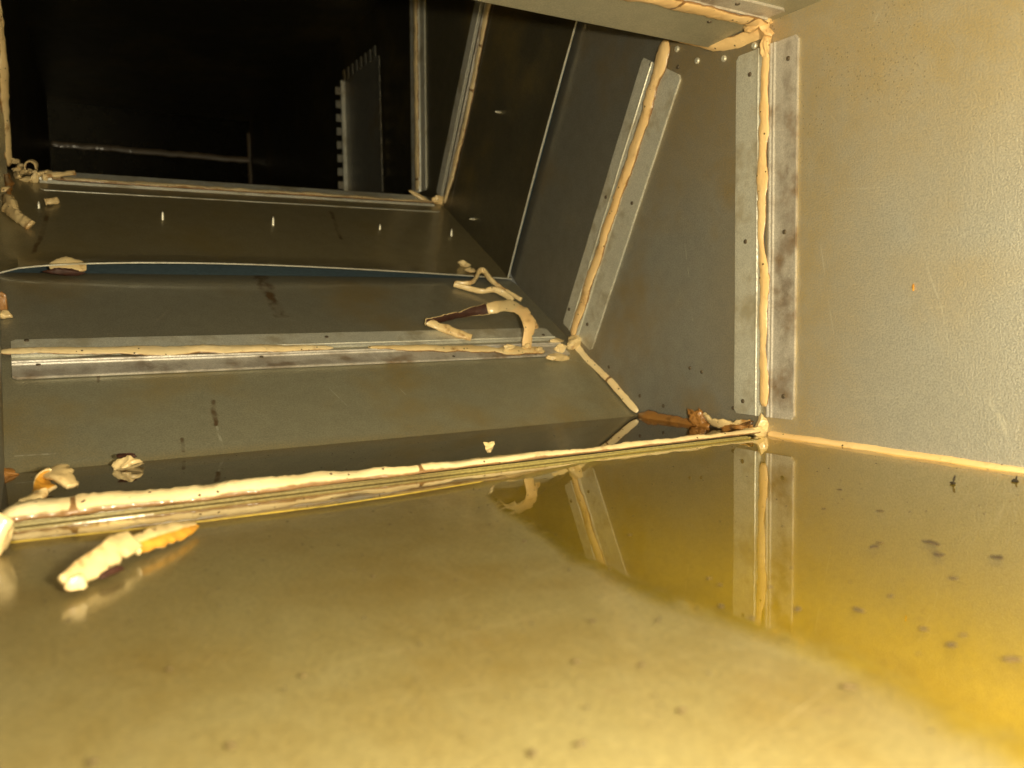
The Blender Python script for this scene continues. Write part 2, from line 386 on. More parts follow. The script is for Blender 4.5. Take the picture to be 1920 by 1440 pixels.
M_PALE = sealant_mat('pale flaking sealant', col=(.80, .62, .33), brown=(.34, .15, .03), amt=.95, dark=.75)
M_RAIL = sealant_mat('shade-darkened sealant', col=(.15, .115, .075), brown=(.12, .07, .03), amt=.7)  # sealant colour darkened to carry the shade at the far end
M_DARKB = plain('dark brown underside', (.055, .018, .010), .6)
M_ORNG = plain('orange underside', (.70, .33, .04), .45, var=.5)
M_YEL = plain('yellow painted edge', (.62, .44, .07), .45)
M_RUST = plain('rusty steel', (.14, .11, .075), .5, .4)
M_PIN = plain('bright zinc', (.75, .72, .60), .35, .5, var=.2)
M_DIRT = plain('black dirt', (.035, .025, .012), .8)
M_SPECK = plain('brown dirt', (.085, .055, .02), 1.0)

def floor_mat():
    t = NT('wet sheet floor'); ps = t.pos(); uv = t.uv()
    st = t.mapv(ps, scale=(26, 9, 1), rot=(0, 0, R(28)))
    n1 = t.noise(ps, 9, 4, .6); n2 = t.noise(st, 4.0, 5, .65); n3 = t.noise(ps, 420, 2); n4 = t.noise(ps, 45, 4, .6)
    c = t.mix(t.sstep(n1, .35, .7), (.25, .205, .085), (.215, .155, .045))
    c = t.mix(t.sstep(n2, .35, .75, 0, .28), c, (.31, .26, .125))
    c = t.mix(t.sstep(n4, .60, .74, 0, .4), c, (.20, .14, .06))
    a_, b_ = Vector((*fy(1640, 1300), 0)), Vector((*fy(985, 985), 0)); tt = (b_-a_).normalized(); nn_ = Vector((-tt.y, tt.x, 0))
    if nn_.x < 0: nn_ = -nn_
    sd = t.math('ADD', t.math('SUBTRACT', t.vmath('DOT_PRODUCT', ps, tuple(nn_)), a_.dot(nn_)), t.math('MULTIPLY', t.math('SUBTRACT', n4, .5), .05))
    c = t.mix(t.sstep(sd, -.01, .05, 0, .72), c, (.45, .375, .12))               # silt settled on the bottom of the puddle
    segs = [((1190, 1100), (640, 1235)), ((1400, 1202), (640, 1320)), ((1590, 1250), (1380, 1410)), ((1800, 1100), (1500, 1180)), ((1100, 1040), (800, 1130)), ((1270, 950), (1180, 985))]
    m = None
    for a, b in segs:
        k = t.seg(uv, fy(*a), fy(*b), .00045); m = k if m is None else t.math('MAXIMUM', m, k)
    c = t.mix(t.sstep(n3, .35, .68, 0, .30), c, (.10, .075, .03))
    m = t.math('MULTIPLY', m, t.sstep(n4, .35, .6, .0, .20))
    c = t.mix(m, c, (.60, .50, .28))
    hg = t.math('ADD', t.math('MULTIPLY', t.noise(t.mapv(ps, scale=(120, 300, 1)), 1.0, 3), .6), t.math('MULTIPLY', n4, .5))
    nb = t.bump(hg, .10, .002)
    t.bsdf(Base_Color=c, Metallic=.45, Roughness=t.math('MULTIPLY_ADD', n4, .15, .47), Normal=t.bump(n3, .40, .001),
           Coat_Weight=.8, Coat_Roughness=.11, Coat_IOR=1.36, Coat_Normal=nb)
    return t.m
M_FLOOR = floor_mat()
def water_mat(name, tint, wav=.012, rough=.015):
    t = NT(name); ps = t.pos()
    hg = t.noise(t.mapv(ps, scale=(16, 34, 1)), 1.0, 2)
    nb = t.bump(hg, wav, .004)
    cosi = t.math('ABSOLUTE', t.vmath('DOT_PRODUCT', t.n('ShaderNodeNewGeometry').outputs['Incoming'], nb))   # Schlick, the same from above and below
    fr = t.math('MULTIPLY_ADD', t.math('POWER', t.math('SUBTRACT', 1.0, cosi, clamp=True), 4.2), .94, .05)
    dp = t.n('ShaderNodeAttribute', attribute_name='depth').outputs['Fac']                                        # thin at the shore
    dpn = t.sstep(t.math('MULTIPLY_ADD', t.noise(t.mapv(ps, scale=(60, 90, 1)), 1.0, 4), .5, t.math('SUBTRACT', dp, .25)), .0, .9)
    tr = t.n('ShaderNodeBsdfTransparent'); t.l(t.mix(dpn, (.98, .97, .93), tint), tr.inputs[0])
    gl = t.n('ShaderNodeBsdfGlossy'); t.l(t.math('MULTIPLY_ADD', dpn, rough-.12, .12), gl.inputs['Roughness']); t.l(nb, gl.inputs['Normal'])
    gl.inputs[0].default_value = (1, 1, 1, 1)
    mx = t.n('ShaderNodeMixShader'); t.l(t.math('MULTIPLY', fr, t.sstep(dp, 0, .35)), mx.inputs[0]); t.l(tr.outputs[0], mx.inputs[1]); t.l(gl.outputs[0], mx.inputs[2])
    t.l(mx.outputs[0], t.out.inputs[0]); return t.m
M_WATER = water_mat('yellow standing water', (.96, .86, .22))
M_POOL = water_mat('brown standing water', (.42, .30, .12), wav=.004)
M_FILM = water_mat('clear water film', (.85, .74, .45), wav=.012, rough=.03)

# ------------------------------------------------------------------ the duct itself
fl = sheet('floor', [(XL, -.06, -.002), (XR, -.06, -.002), (XR, YS, -.002), (XL, YS, -.002)], (0, 0, -1), M_FLOOR, None, uv_floor); tag(fl, kind='structure')
f2 = sheet('pool_floor', [(XL, YS, -.006), (XR, YS, -.006), (XR, YW-.011, -.006), (XL, YW-.011, -.006)], (0, 0, -1), M_D, None, uv_floor); tag(f2, kind='structure')
def E2(p, e, q):  # extend a->b direction
    return p
ramp = tag(empty('ramp', (XL, YW, 0)), kind='structure')
yw0 = (YW-.035, -.0218)
def on_x(p, x): return (x, p[0], p[1])
sheet('panel', [on_x(yw0, XL), on_x(yw0, XR), on_x(S2, XR), on_x(S2, XL)], -N1, M_R1, ramp, uv_ramp)
def lapcurl(u, v):      # the upper sheet laps over the middle one; its cut edge bows off it
    k = max(0.0, 1-v/.22); return .0018+.0165*k*k*max(0.0, math.sin(min(1.0, u**.62)*math.pi))**.9
sheet('panel', [on_x(S2, XL), on_x(S2, XR), on_x(LIP, XR), on_x(LIP, XL)], -N2, M_R2, ramp, uv_ramp, 4, 40, lambda u, v: -.0075*max(0.0, (v-.80)/.20)**1.6)
lip0 = (LIP[0]-.014, LIP[1]-.0088)
sheet('panel', [on_x(lip0, XL), on_x(lip0, XR), on_x(S3, XR), on_x(S3, XL)], -N3, [M_R3, M_STRIP], ramp, uv_ramp, 36, 26, lapcurl, .0019)
bk_ = lambda q, d: (q[0]-N2.y*-d*-1, q[1]-N2.z*d)
M_BLUE = plain('blue grey gap light', (.13, .19, .23), .45, .3, var=.3)  # bluish light showing in the lap gaps, painted as the backing's colour
lb0, lb1 = (LIP[0]-.06, LIP[1]-.034), (LIP[0]+.05, LIP[1]+.029)
sheet('panel', [on_x((lb0[0]+.006, lb0[1]-.0104), XL), on_x((lb0[0]+.006, lb0[1]-.0104), XR), on_x((lb1[0]+.006, lb1[1]-.0104), XR), on_x((lb1[0]+.006, lb1[1]-.0104), XL)], -N2, M_BLUE, ramp, uv_ramp)  # added backing sheet, closes the ramp lap against light leaking in
uf = tag(empty('upper_floor', (XL, 1.35, .33)), kind='structure')
sheet('panel', [(XL, *S3), (XR, *S3), (XR, 1.36, .335), (XL, 1.36, .335)], (0, .4, -1), M_R3, uf, uv_floor)
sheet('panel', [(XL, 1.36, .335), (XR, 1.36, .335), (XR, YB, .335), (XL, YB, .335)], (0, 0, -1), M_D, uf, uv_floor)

rw = tag(empty('right_wall', (XR, YS, 0)), kind='structure')
def wp(pts, mat): return poly_sheet('panel', [(XR, y, z) for y, z in pts], (1, 0, 0), mat, rw, uv_wall)
s3t, s2t = (1.118, .653), T2
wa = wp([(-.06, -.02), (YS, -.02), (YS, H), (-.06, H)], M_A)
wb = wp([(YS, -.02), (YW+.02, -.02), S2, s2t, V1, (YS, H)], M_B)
lt = (LIP[0]-.195, LIP[1]+.338)
def tri(): pass
bmC = [S2, LIP, lt, s2t]
def curl_wall(u, v):
    k = max(0.0, 1-u/.22); return .0024+.0050*k*k*(.55+.45*math.sin(v*3.0+.4))
sheet('panel', [(XR, *S2), (XR, *LIP), (XR, *lt), (XR, *s2t)], (1, 0, 0), M_C, rw, uv_wall, 40, 4, lambda u, v: -.0075*max(0.0, (u-.78)/.22)**1.6)
ld_ = (LIP[0]-.012, LIP[1]-.007)
sheet('panel', [(XR, *ld_), (XR, *S3), (XR, *s3t), (XR, lt[0]-.012, lt[1]-.007)], (1, 0, 0), [M_D, M_STRIP], rw, uv_wall, 26, 24, curl_wall, .0028)
poly_sheet('panel', [(XR+.0110, y, z) for y, z in ((lb0[0]-.02, lb0[1]-.012), lb1, (lb1[0]-.195, lb1[1]+.338), (lb0[0]-.215, lb0[1]+.326))], (1, 0, 0), M_BLUE, rw, uv_wall)  # added backing behind the wall lap, likewise blocks leaking light
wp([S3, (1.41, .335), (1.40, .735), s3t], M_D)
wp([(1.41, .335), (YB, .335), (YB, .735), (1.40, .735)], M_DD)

lw = tag(empty('left_wall', (XL, YS, 0)), kind='structure')
def lp(pts, mat): return poly_sheet('panel', [(XL, y, z) for y, z in pts], (-1, 0, 0), mat, lw, uv_wall)
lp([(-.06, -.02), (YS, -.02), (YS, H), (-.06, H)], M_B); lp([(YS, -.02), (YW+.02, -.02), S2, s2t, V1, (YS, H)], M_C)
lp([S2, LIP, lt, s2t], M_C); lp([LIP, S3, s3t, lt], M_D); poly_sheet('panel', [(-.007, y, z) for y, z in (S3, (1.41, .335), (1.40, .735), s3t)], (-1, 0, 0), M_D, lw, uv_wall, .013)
XLB = .090
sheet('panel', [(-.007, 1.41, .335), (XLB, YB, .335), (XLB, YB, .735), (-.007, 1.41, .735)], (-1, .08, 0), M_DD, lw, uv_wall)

cl = tag(empty('ceiling', (XL, YS, H)), kind='structure')
def cp(a, b, mat, n): return sheet('panel', [(XL, *a), (XR, *a), (XR, *b), (XL, *b)], n, mat, cl, uv_floor)
cp((-.06, H), (YS, H), M_CEIL, (0, 0, 1)); cp((YS, H), V1, M_CEIL, (0, 0, 1)); cp(V1, T2, M_CEIL, (0, -.4, 1))
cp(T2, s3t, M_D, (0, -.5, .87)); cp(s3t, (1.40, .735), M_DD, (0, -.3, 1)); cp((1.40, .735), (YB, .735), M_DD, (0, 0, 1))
M_BACK = steel('shade-black back sheet', col=(.016, .015, .012), amount=.0, rough=.25, metal=1.0, grain=.1)  # near-black base stands in for the unlit end of the duct
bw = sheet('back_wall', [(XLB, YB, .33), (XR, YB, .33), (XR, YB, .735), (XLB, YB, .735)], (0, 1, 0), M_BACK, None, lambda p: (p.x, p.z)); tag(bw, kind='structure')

# rivets and holes in the side wall of the bend
for x, y in ((1270, 92), (1308, 114), (1358, 110), (1415, 86)):
    obj('rivet', dome(at(x, y, 'wall'), (-1, 0, 0), .0034, .0024), M_PIN, wb, True)
for x, y in ((1142, 688), (1200, 742), (1244, 761), (1316, 697), (1294, 690), (1375, 765)):
    obj('rivet', dome(at(x, y, 'wall'), (-1, 0, 0), .0022, .0012), M_RUST, wb, True)

# ------------------------------------------------------------------ water
def water(name, bound, rest, mat, z=0.0, w0=.004, w1=.03):
    """a sheet of water: 'bound' is its shore (thin at the edge, deeper inside), 'rest' closes it along the walls"""
    bm = bmesh.new(); ly = bm.verts.layers.float.new('depth')
    B = resample(smooth_path([Vector((x, y, z)) for x, y in bound], 2), .004); m = len(B); rows = [[], [], []]
    c = Vector((*rest[len(rest)//2], z))
    for i, p in enumerate(B):
        t = (B[min(i+3, m-1)]-B[max(i-3, 0)]).normalized(); o = Vector((t.y, -t.x, 0)); 
        if o.dot(c-p) < 0: o = -o
        p = p+o*(.004*fbm(p, 40)+.0025*fbm(p, 130)); w = w1+(w0-w1)*i/(m-1)
        for k, f in enumerate((0, .5, 1.0)):
            v = bm.verts.new(p+o*w*f); v[ly] = f; rows[k].append(v)
            if k == 0: v.co.z -= .0014
    for a, b in zip(rows[:-1], rows[1:]):
        for i in range(m-1): bm.faces.new((a[i], a[i+1], b[i+1], b[i]))
    R_ = []
    for x, y in rest:
        v = bm.verts.new((x, y, z)); v[ly] = 1.0; R_.append(v)
    bm.faces.new(rows[2]+R_)
    return obj(name, bm, mat, None, False)
pud = [fy(*q) for q in ((1905, 1452), (1780, 1385), (1640, 1300), (1560, 1245), (1450, 1205), (1330, 1165), (1200, 1120), (1120, 1075), (1040, 1030), (985, 985), (930, 950), (905, 918), (930, 903), (985, 895))]
tag(water('water', pud, [(.45, YS-.008), (XR+.012, YS-.008), (XR+.012, .05), (.30, .06)], M_WATER), kind='structure')
flm = [fy(*q) for q in ((985, 893), (905, 903), (620, 948), (330, 985), (120, 1005), (-20, 1020))]
tag(water('water', flm, [(XL, YS-.006), (.25, YS-.006), (.46, YS-.006)], M_FILM, -.0004, .004, .004), kind='structure')
tag(water('water', [(XR-.002, YS+.002), (XL, YS+.002)], [(XL, YW), (XR/2, YW), (XR-.002, YW)], M_POOL, 0.0, .002, .002), kind='structure')

# ------------------------------------------------------------------ joint strips
def strip(label, A, B, n, w_far, w_near, far, screws, mats=(M_STRIP, M_STRIP), group='metal strips covering the duct joints', s0=.0045, name='joint_strip'):
    """A->B the joint line, far: direction of the far leg"""
    t = tag(empty(name, A), label, 'metal strip', group)
    far = Vector(far)
    obj('leg', leg(A, B, far, n, w_far, s0, 1, lip=-.0002), mats[0], t)
    obj('leg', leg(A, B, -far, n, w_near, s0, 2), mats[1], t)
    for p in screws: obj('screw', dome(Vector(p)+Vector(n).normalized()*.0014, n, .0023, .0013), M_RUST, t, True)
    return t
W3 = lambda y, z, d=0.0: Vector((XR-d, y, z))
nW = (-1, 0, 0)
strip('upright zinc strip on the near wall corner beside the large pale wall', W3(YS, .018), W3(YS, .378), nW, .040, .0385, (0, 1, 0),
      [at(*q, 'wall') for q in ((1408, 140), (1400, 453), (1395, 752), (1480, 110), (1473, 435), (1471, 743))], (M_STRIP, M_STRIPD))
d2 = Vector((0, T2[0]-S2[0], T2[1]-S2[1])).normalized(); p2 = Vector((0, d2.z, -d2.y))
strip('leaning zinc strip with amber bead between the bend and the rising wall', W3(*S2)+d2*.012, W3(*S2)+d2*.362, nW, .030, .046, p2,
      [at(*q, 'wall') for q in ((1222, 122), (1138, 370), (1069, 580), (1273, 126), (1187, 381), (1103, 608))])
d3 = Vector((0, s3t[0]-S3[0], s3t[1]-S3[1])).normalized(); p3 = Vector((0, d3.z, -d3.y))
strip('leaning dim strip on the right wall above the far end of the ramp', W3(*S3)+d3*.010, W3(*S3)+d3*.372, nW, .032, .034, p3, [], (M_STRIP, M_STRIPD))
strip('upright strip deepest on the right wall beside the dark opening', W3(1.41, .350), W3(1.398, .720), nW, .030, .034, (0, 1, 0), [])
# across the ramp
n2 = (N1+N2).normalized(); u1 = Vector((0, S2[0]-YW, S2[1])).normalized(); u2 = Vector((0, LIP[0]-S2[0], LIP[1]-S2[1])).normalized()
strip('long zinc strip lying across the ramp below the curled flakes', Vector((-.011, *S2)), Vector((.612, *S2)), n2, .036, .034, u2,
      [at(*q, 'r2') for q in ((50, 641), (612, 634), (1018, 630))]+[at(*q, 'r1') for q in ((72, 687), (490, 672), (850, 671), (1003, 667))], (M_STRIP, M_STRIPD))
u3 = Vector((0, S3[0]-LIP[0], S3[1]-LIP[1])).normalized()
strip('dim zinc strip across the top of the ramp before the dark', Vector((.03, *S3)), Vector((.615, *S3)), (N3+Vector((0, 0, 1))).normalized(), .034, .036, u3, [])
# floor joint under water
ws = strip('wet strip along the floor edge under the thick cream bead', Vector((XL+.004, YS, -.0018)), Vector((XR-.03, YS, -.0018)), (0, 0, 1), .022, .022, (0, 1, 0), [], (M_D, M_FLOOR))
P = resample([(*fy(*q), -.0002) for q in ((20, 1016), (330, 983), (620, 947), (760, 926), (905, 902))], .01)
obj('edge', bead(P, .0011, (0, 0, 1), .8, 90, .3, taper=False), M_YEL, ws, True)
# ceiling joint
strip('zinc strip across the ceiling joint at the upper right', Vector((.05, YS, H)), Vector((XR-.012, YS, H)), (0, 0, -1), .030, .034, (0, 1, 0),
      [Vector((.58, YS+.022, H)), Vector((.57, YS-.024, H))], (M_CEIL, M_STRIPD))
# left wall
strip('dim strip on the left wall above the pile of crumbs', Vector((-.007, *S3))+p3*.034+d3*.02, Vector((-.007, *S3))+p3*.034+d3*.36, (1, 0, 0), .030, .026, p3, [])

# ------------------------------------------------------------------ beads of sealant
GB = 'beads of sealant along the joints'
def mkbead(label, bm, mat): return tag(obj('sealant_bead', bm, mat, None, True), label, 'sealant bead', GB)
UPZ = Vector((0, 0, 1))
mkbead('thick cream bead along the near floor edge, longest in the foreground',
       bead([(XL+.001, YS+.002, .003), (.10, YS, .003), (.30, YS, .003), (XR-.008, YS, .003)], [.0140, .0124, .0098, .0074, .0058, .0055, .0056], UPZ, 1.5, 1, .12), M_SEAL)
mkbead('amber bead along the foot of the large pale wall',
       bead([(XR-.002, YS-.006, .0012), (XR-.002, .40, .0012), (XR-.002, .10, .0012)], [.0048, .0042, .0038, .0038], Vector((-1, 0, 1)), .8, 2, .15), M_SEALO)
bp = [at(*q, 'wall', .003) for q in ((1436, 95), (1434, 200), (1431, 300), (1428, 400), (1426, 440), (1432, 520), (1432, 590), (1429, 650), (1433, 700), (1433, 762))]
mkbead('wavy upright amber bead between the legs of the near wall strip', bead(bp, [.0052, .0060, .0072, .0068, .0058, .0048, .0066, .0050, .0052, .0074], nW, .7, 3, .25), M_SEALO)
bp = [at(*q, 'wall', .003) for q in ((1250, 75), (1235, 130), (1196, 260), (1150, 395), (1115, 495), (1085, 590), (1073, 632))]
mkbead('leaning cream bead between bend and rising wall', bead(bp, [.0118, .0106, .0094, .0090, .0088, .0094, .0074], nW, .75, 4, .15), M_SEALO)
bp = [at(*q, 'wall', .003) for q in ((922, -20), (897, 100), (872, 230), (850, 320), (833, 380))]
mkbead('leaning dim cream bead on the right wall past the ramp lip', bead(bp, [.0080, .0078, .0082, .0072], nW, .7, 5, .15), M_SEAL)
bp = [W3(1.398, .75, .003), W3(1.404, .55, .003), W3(1.412, .352, .003)]
mkbead('upright dim cream bead deepest on the right wall', bead(bp, .0098, nW, .7, 6, .18), M_SEAL)
off2 = n2*.003
bp = [at(0, 659, 'r2', .003), at(95, 658, 'r2', .003), at(300, 657, 'r2', .003), at(600, 652, 'r2', .003), at(625, 652, 'r2', .003)]
mkbead('smooth cream bead across the ramp strip, left length', bead(bp, [.0066, .0070, .0090, .0094, .0086, .0046], n2, .75, 7, .14), M_SEAL)
bp = [at(690, 651, 'r2', .003), at(760, 653, 'r2', .003), at(900, 654, 'r2', .003), at(945, 657, 'r2', .003), at(1020, 657, 'r2', .003)]
mkbead('broken cream bead across the ramp strip, right length under the curled flake', bead(bp, [.0040, .0082, .0086, .0096, .0082], n2, .7, 8, .35), M_PALE)
bp = [(.045, S3[0], S3[1]+.004), (.3, S3[0], S3[1]+.004), (.55, S3[0], S3[1]+.004), (.628, S3[0], S3[1]+.004)]
mkbead('glossy cream bead along the crest of the ramp', bead(bp, [.0090, .0102, .0104, .0090, .0070], N3+UPZ, .8, 9, .12), M_SEAL)
bp = [at(1074, 642, 'wall', .003), at(1090, 662, 'wall', .003), at(1140, 712, 'wall', .003), at(1196, 772, 'wall', .003)]
mkbead('thin slanting cream bead where ramp meets wall', bead(bp, [.0060, .0050, .0046, .0046, .0048], Vector((-1, -.4, .7)), .9, 10, .12), M_SEAL)
bp = [Vector((XLB+.003, YB-.003, .618)), Vector((.3, YB-.003, .618)), Vector((XR-.003, YB-.003, .616))]
mkbead('far dim bead crossing the dark back wall', bead(bp, .0095, (0, -1, 0), .6, 11, .04), M_RAIL)
bp = [Vector((XR-.005, YB-.003, .70)), Vector((XR-.005, YB-.003, .34))]
mkbead('short dim upright bead in the far dark corner', bead(bp, [.006, .006, .008, .011, .011], (-1, -1, 0), .7, 12, .2), M_RAIL)
bp = [Vector((.10, YS-.004, H-.004)), Vector((.40, YS-.003, H-.004)), Vector((XR-.004, YS-.002, H-.004))]
mkbead('broad ragged amber bead along the ceiling joint', bead(bp, [.016, .015, .014, .0135, .012, .009], (0, 0, -1), .45, 13, .32, .3), M_SEALO)
bp = [at(1250, 68, 'wall', .003), at(1290, 77, 'wall', .003), at(1336, 89, 'wall', .003), at(1380, 76, 'wall', .003), at(1432, 56, 'wall', .003)]
mkbead('bent amber bead under the ceiling above the rivets', bead(bp, [.0034, .0042, .0062, .0072, .0080], Vector((-1, 0, -.7)), .9, 14, .15), M_SEALO)
bp = [at(0, 0, 'left', .003), at(14, 180, 'left', .003), at(24, 318, 'left', .003)]
bl = [Vector((-.005, *S3))+p3*.008+d3*k for k in (.36, .22, .10, .015)]
mkbead('thin cream bead on the left wall above the pile of crumbs', bead(bl, [.006, .007, .012, .008], (1, -.5, 0), 1.0, 15, .3), M_PALE)
def PLh(x, y):
    a = Vector((XL, 1.41, .5)); n_ = Vector((YB-1.41, -(XLB-XL), 0)); return hit(x, y, a, n_)
bl = [PLh(44, -10), PLh(48, 22), PLh(54, 35), PLh(62, 90), PLh(76, 176)]
mkbead('faint dim bead on the dark left wall', bead(bl, [.006, .010, .013, .008, .005], (1, -.1, 0), .5, 16, .5), M_RAIL)

# lumps of sealant at the corners
GL = 'lumps of sealant at joints'
def mklump(label, bms, mat, name='sealant_lump'):
    bm = bms[0]
    for b in bms[1:]:
        me = bpy.data.meshes.new('tmp'); b.to_mesh(me); b.free(); bm.from_mesh(me); bpy.data.meshes.remove(me)
    return tag(obj(name, bm, mat, None, True), label, 'sealant lump', GL)
c = at(1425, 800, 'wall', .006)
mklump('cream lump in the low corner where wall, floor and strip meet',
       [lump((XR-.010, YS+.002, .004), (.013, .012, .006), (0, 0, .5), 21, 4, .45), lump((XR-.003, YS, .012), (.006, .006, .012), (0, .2, 0), 22, 4, .45)], M_PALE)
mklump('torn cream lump in the upper corner under the ceiling',
       [lump(at(1436, 60, 'wall', .005), (.008, .011, .010), (.3, 0, 0), 23, 4, .55), lump(at(1437, 85, 'wall', .004), (.005, .005, .012), (0, 0, 0), 24, 4, .45),
        lump(at(1420, 45, 'wall', .010), (.012, .012, .006), (0, 0, .3), 25, 4, .45)], M_SEALO)
bp = [at(1196, 778, 'wall', .003), at(1205, 780, 'wall', .005), at(1235, 783, 'wall', .005), at(1270, 789, 'wall', .005), at(1300, 794, 'wall', .006), at(1330, 800, 'wall', .006)]
mklump('long rusty brown lump lying at the waterline of the wall', [bead(bp, [.0055, .0105, .0085, .0062, .0075, .0090], Vector((-1, 0, .6)), .9, 26, .3)], M_SEALB)
mklump('dark brown crumbs at the waterline left of the corner lump',
       [lump(at(1306, 786, 'wall', .006), (.004, .009, .009), (.6, 0, .2), 27, 4, 1.1, chip=False), lump(at(1318, 790, 'wall', .004), (.003, .005, .010), (-.4, 0, .2), 127, 4, 1.1, chip=False),
        lump(at(1385, 802, 'wall', .008), (.006, .018, .004), (-.2, 0, 0), 29, 4, 1.0, chip=False)], M_SEALB)
mklump('torn cream flake caught in the brown crumbs at the waterline',
       [ribbon(smooth_path([at(1322, 778, 'wall', .006), at(1332, 790, 'wall', .010), at(1352, 797, 'wall', .010), at(1378, 797, 'wall', .007), at(1408, 790, 'wall', .005)], 2),
               [Vector((-.4, .2, 1))]*2, [.007, .011, .010, .006], .005, 28, .6)], [M_PALE, M_DARKB])
c = at(1072, 640, 'wall', .008)
mklump('crumpled cream lump at the corner of the ramp strip and leaning bead',
       [lump(c, (.011, .010, .012), (.3, .2, .4), 30, 4, .55), lump(at(1052, 655, 'r2', .004), (.009, .006, .008), (0, .3, .3), 31, 4, .55), lump(at(1045, 640, 'r2', .003), (.013, .006, .004), (0, 0, .2), 32, 4, .45)], M_PALE)
c = Vector((XR-.006, S3[0], S3[1]+.006))
mklump('small cream lump at the right end of the ramp crest', [lump(c, (.013, .010, .013), (0, 0, 0), 33, 4, .55), lump(c+Vector((-.03, .012, .008)), (.022, .004, .004), (0, .5, -.4), 34, 3, .4)], M_PALE)

# ------------------------------------------------------------------ loose flakes and crumbs
def flake(label, bm, mats, group='loose flakes of old sealant', name='sealant_flake', cat='flake'):
    return tag(obj(name, bm, mats, None, True), label, cat, group)
G = 'loose flakes of old sealant'
# big curled ribbon on the ramp strip
P = smooth_path([at(987, 650, 'r2', .006), at(990, 632, 'r2', .016), at(994, 608, 'r2', .030), at(980, 580, 'r2', .036), at(950, 572, 'r2', .030), at(925, 577, 'r2', .018),
                 at(870, 587, 'r2', .011), at(820, 600, 'r2', .010), at(798, 604, 'r2', .011)], 2)
Wd = [Vector((1, .1, .0)), Vector((1, .1, .1)), Vector((.9, .1, .4)), Vector((.4, .2, .9)), Vector((.1, .1, 1)), Vector((0, -.3, 1)), Vector((0, -.3, 1)), Vector((0, -.3, 1))]
flake('large curled flake arching up from the ramp strip, dark brown inside', ribbon(P, Wd, [.014, .018, .020, .018, .013, .010, .010, .009], .0035, 41, .2, span=(.50, 1), amber=.30), [M_PALE, M_DARKB, M_SEALO])
P = smooth_path([at(797, 602, 'r2', .010), at(822, 612, 'r2', .006), at(855, 625, 'r2', .005), at(884, 634, 'r2', .005)], 2)
flake('straight pale flake forming the lower arm of the curled one', ribbon(P, [Vector((0, .5, 1)), Vector((.1, .5, 1)), Vector((.1, .5, .8))], [.010, .012, .010], .007, 42, .25), [M_PALE, M_PALE])
P = smooth_path([at(852, 531, 'r2', .006), at(885, 531, 'r2', .010), at(893, 520, 'r2', .012), at(898, 506, 'r2', .016), at(908, 506, 'r2', .016), at(917, 522, 'r2', .012), at(940, 540, 'r2', .008), at(978, 562, 'r2', .006)], 2)
flake('thin looped strand of sealant behind the large curled flake', ribbon(P, [Vector((0, -.2, 1))]*2, [.007, .006, .009, .006, .006], .006, 43, .2), [M_PALE, M_ORNG])
P = smooth_path([at(851, 533, 'r2', .005), at(880, 541, 'r2', .005), at(905, 547, 'r2', .006), at(925, 541, 'r2', .012), at(945, 550, 'r2', .008), at(962, 563, 'r2', .005)], 2)
flake('pale bent strand lying under the looped strand', ribbon(P, [Vector((0, -.2, 1))]*2, [.007, .008, .007, .010, .008], .005, 44, .2), [M_PALE, M_DARKB])
flake('small cream crumb beyond the ramp lip, left of the looped strand', lump(at(871, 497, 'r3', .004), (.010, .006, .006), (0, .3, .2), 45, 4, .45), M_PALE)
flake('small flat crumb at the lip below another crumb', lump(at(880, 506, 'r2', .008), (.010, .004, .0035), (0, 0, .1), 46, 4, .45), M_PALE)
flake('small cream and black crumb right of the large curled flake', lump(at(1001, 608, 'r2', .005), (.009, .005, .006), (0, .3, .2), 47, 4, .55), M_PALE)
flake('flat cream flake below the right end of the ramp strip', lump(at(1040, 670, 'r1', .003), (.020, .008, .0055), (R(30), 0, .1), 48, 4, .45), M_PALE)
for i, (x, y, s, lb) in enumerate(((955, 652, .008, 'crumbled bit of sealant on the ramp strip left of the flake foot'), (985, 648, .007, 'pale crumb at the foot of the curled flake'), (1008, 655, .008, 'crumbled bit of sealant right of the curled flake foot'))):
    flake(lb, lump(at(x, y, 'r2', .007), (s, s*.7, s*.5), (0, 0, i), 50+i, 4, .55), M_PALE)
# flake with dark underside by the lip
flake('flat cream flake with a black underside on the ramp lip', ribbon(smooth_path([at(92, 500, 'r2', .006), at(125, 497, 'r2', .008), at(162, 501, 'r2', .006)], 2),
      [Vector((0, .55, .85))]*2, [.005, .018, .022, .020, .008], .005, 55, .35), [M_PALE, M_DARKB])
flake('dark bristly edge under the flake on the ramp lip', lump(at(126, 510, 'r2', .004), (.020, .004, .0045), (R(30), 0, 0), 56, 4, .55), M_DARKB)
# flakes on the floor pool
c = at(245, 878, 'floor')
flake('small cream flake standing in the pool before the ramp', lump(c+Vector((0, 0, .004)), (.0125, .007, .0065), (.2, .1, .2), 57, 4, .45), [M_PALE])
flake('dark brown cap on the flake in the pool', lump(c+Vector((-.002, .004, .0095)), (.0085, .004, .0028), (0, .1, .2), 58, 4, .55), [M_DARKB])
P = smooth_path([at(45, 950, 'floor')+UPZ*.002, at(75, 942, 'floor')+UPZ*.004, at(88, 926, 'floor')+UPZ*.010, at(100, 922, 'floor')+UPZ*.016, at(118, 930, 'floor')+UPZ*.014, at(140, 932, 'floor')+UPZ*.007], 2)
flake('grey cream hooked flake arching over the pool at the left', ribbon(P, [Vector((.3, 1, .2))]*2, [.010, .012, .016, .018, .012], .0055, 59, .3), [M_PALE, M_ORNG])
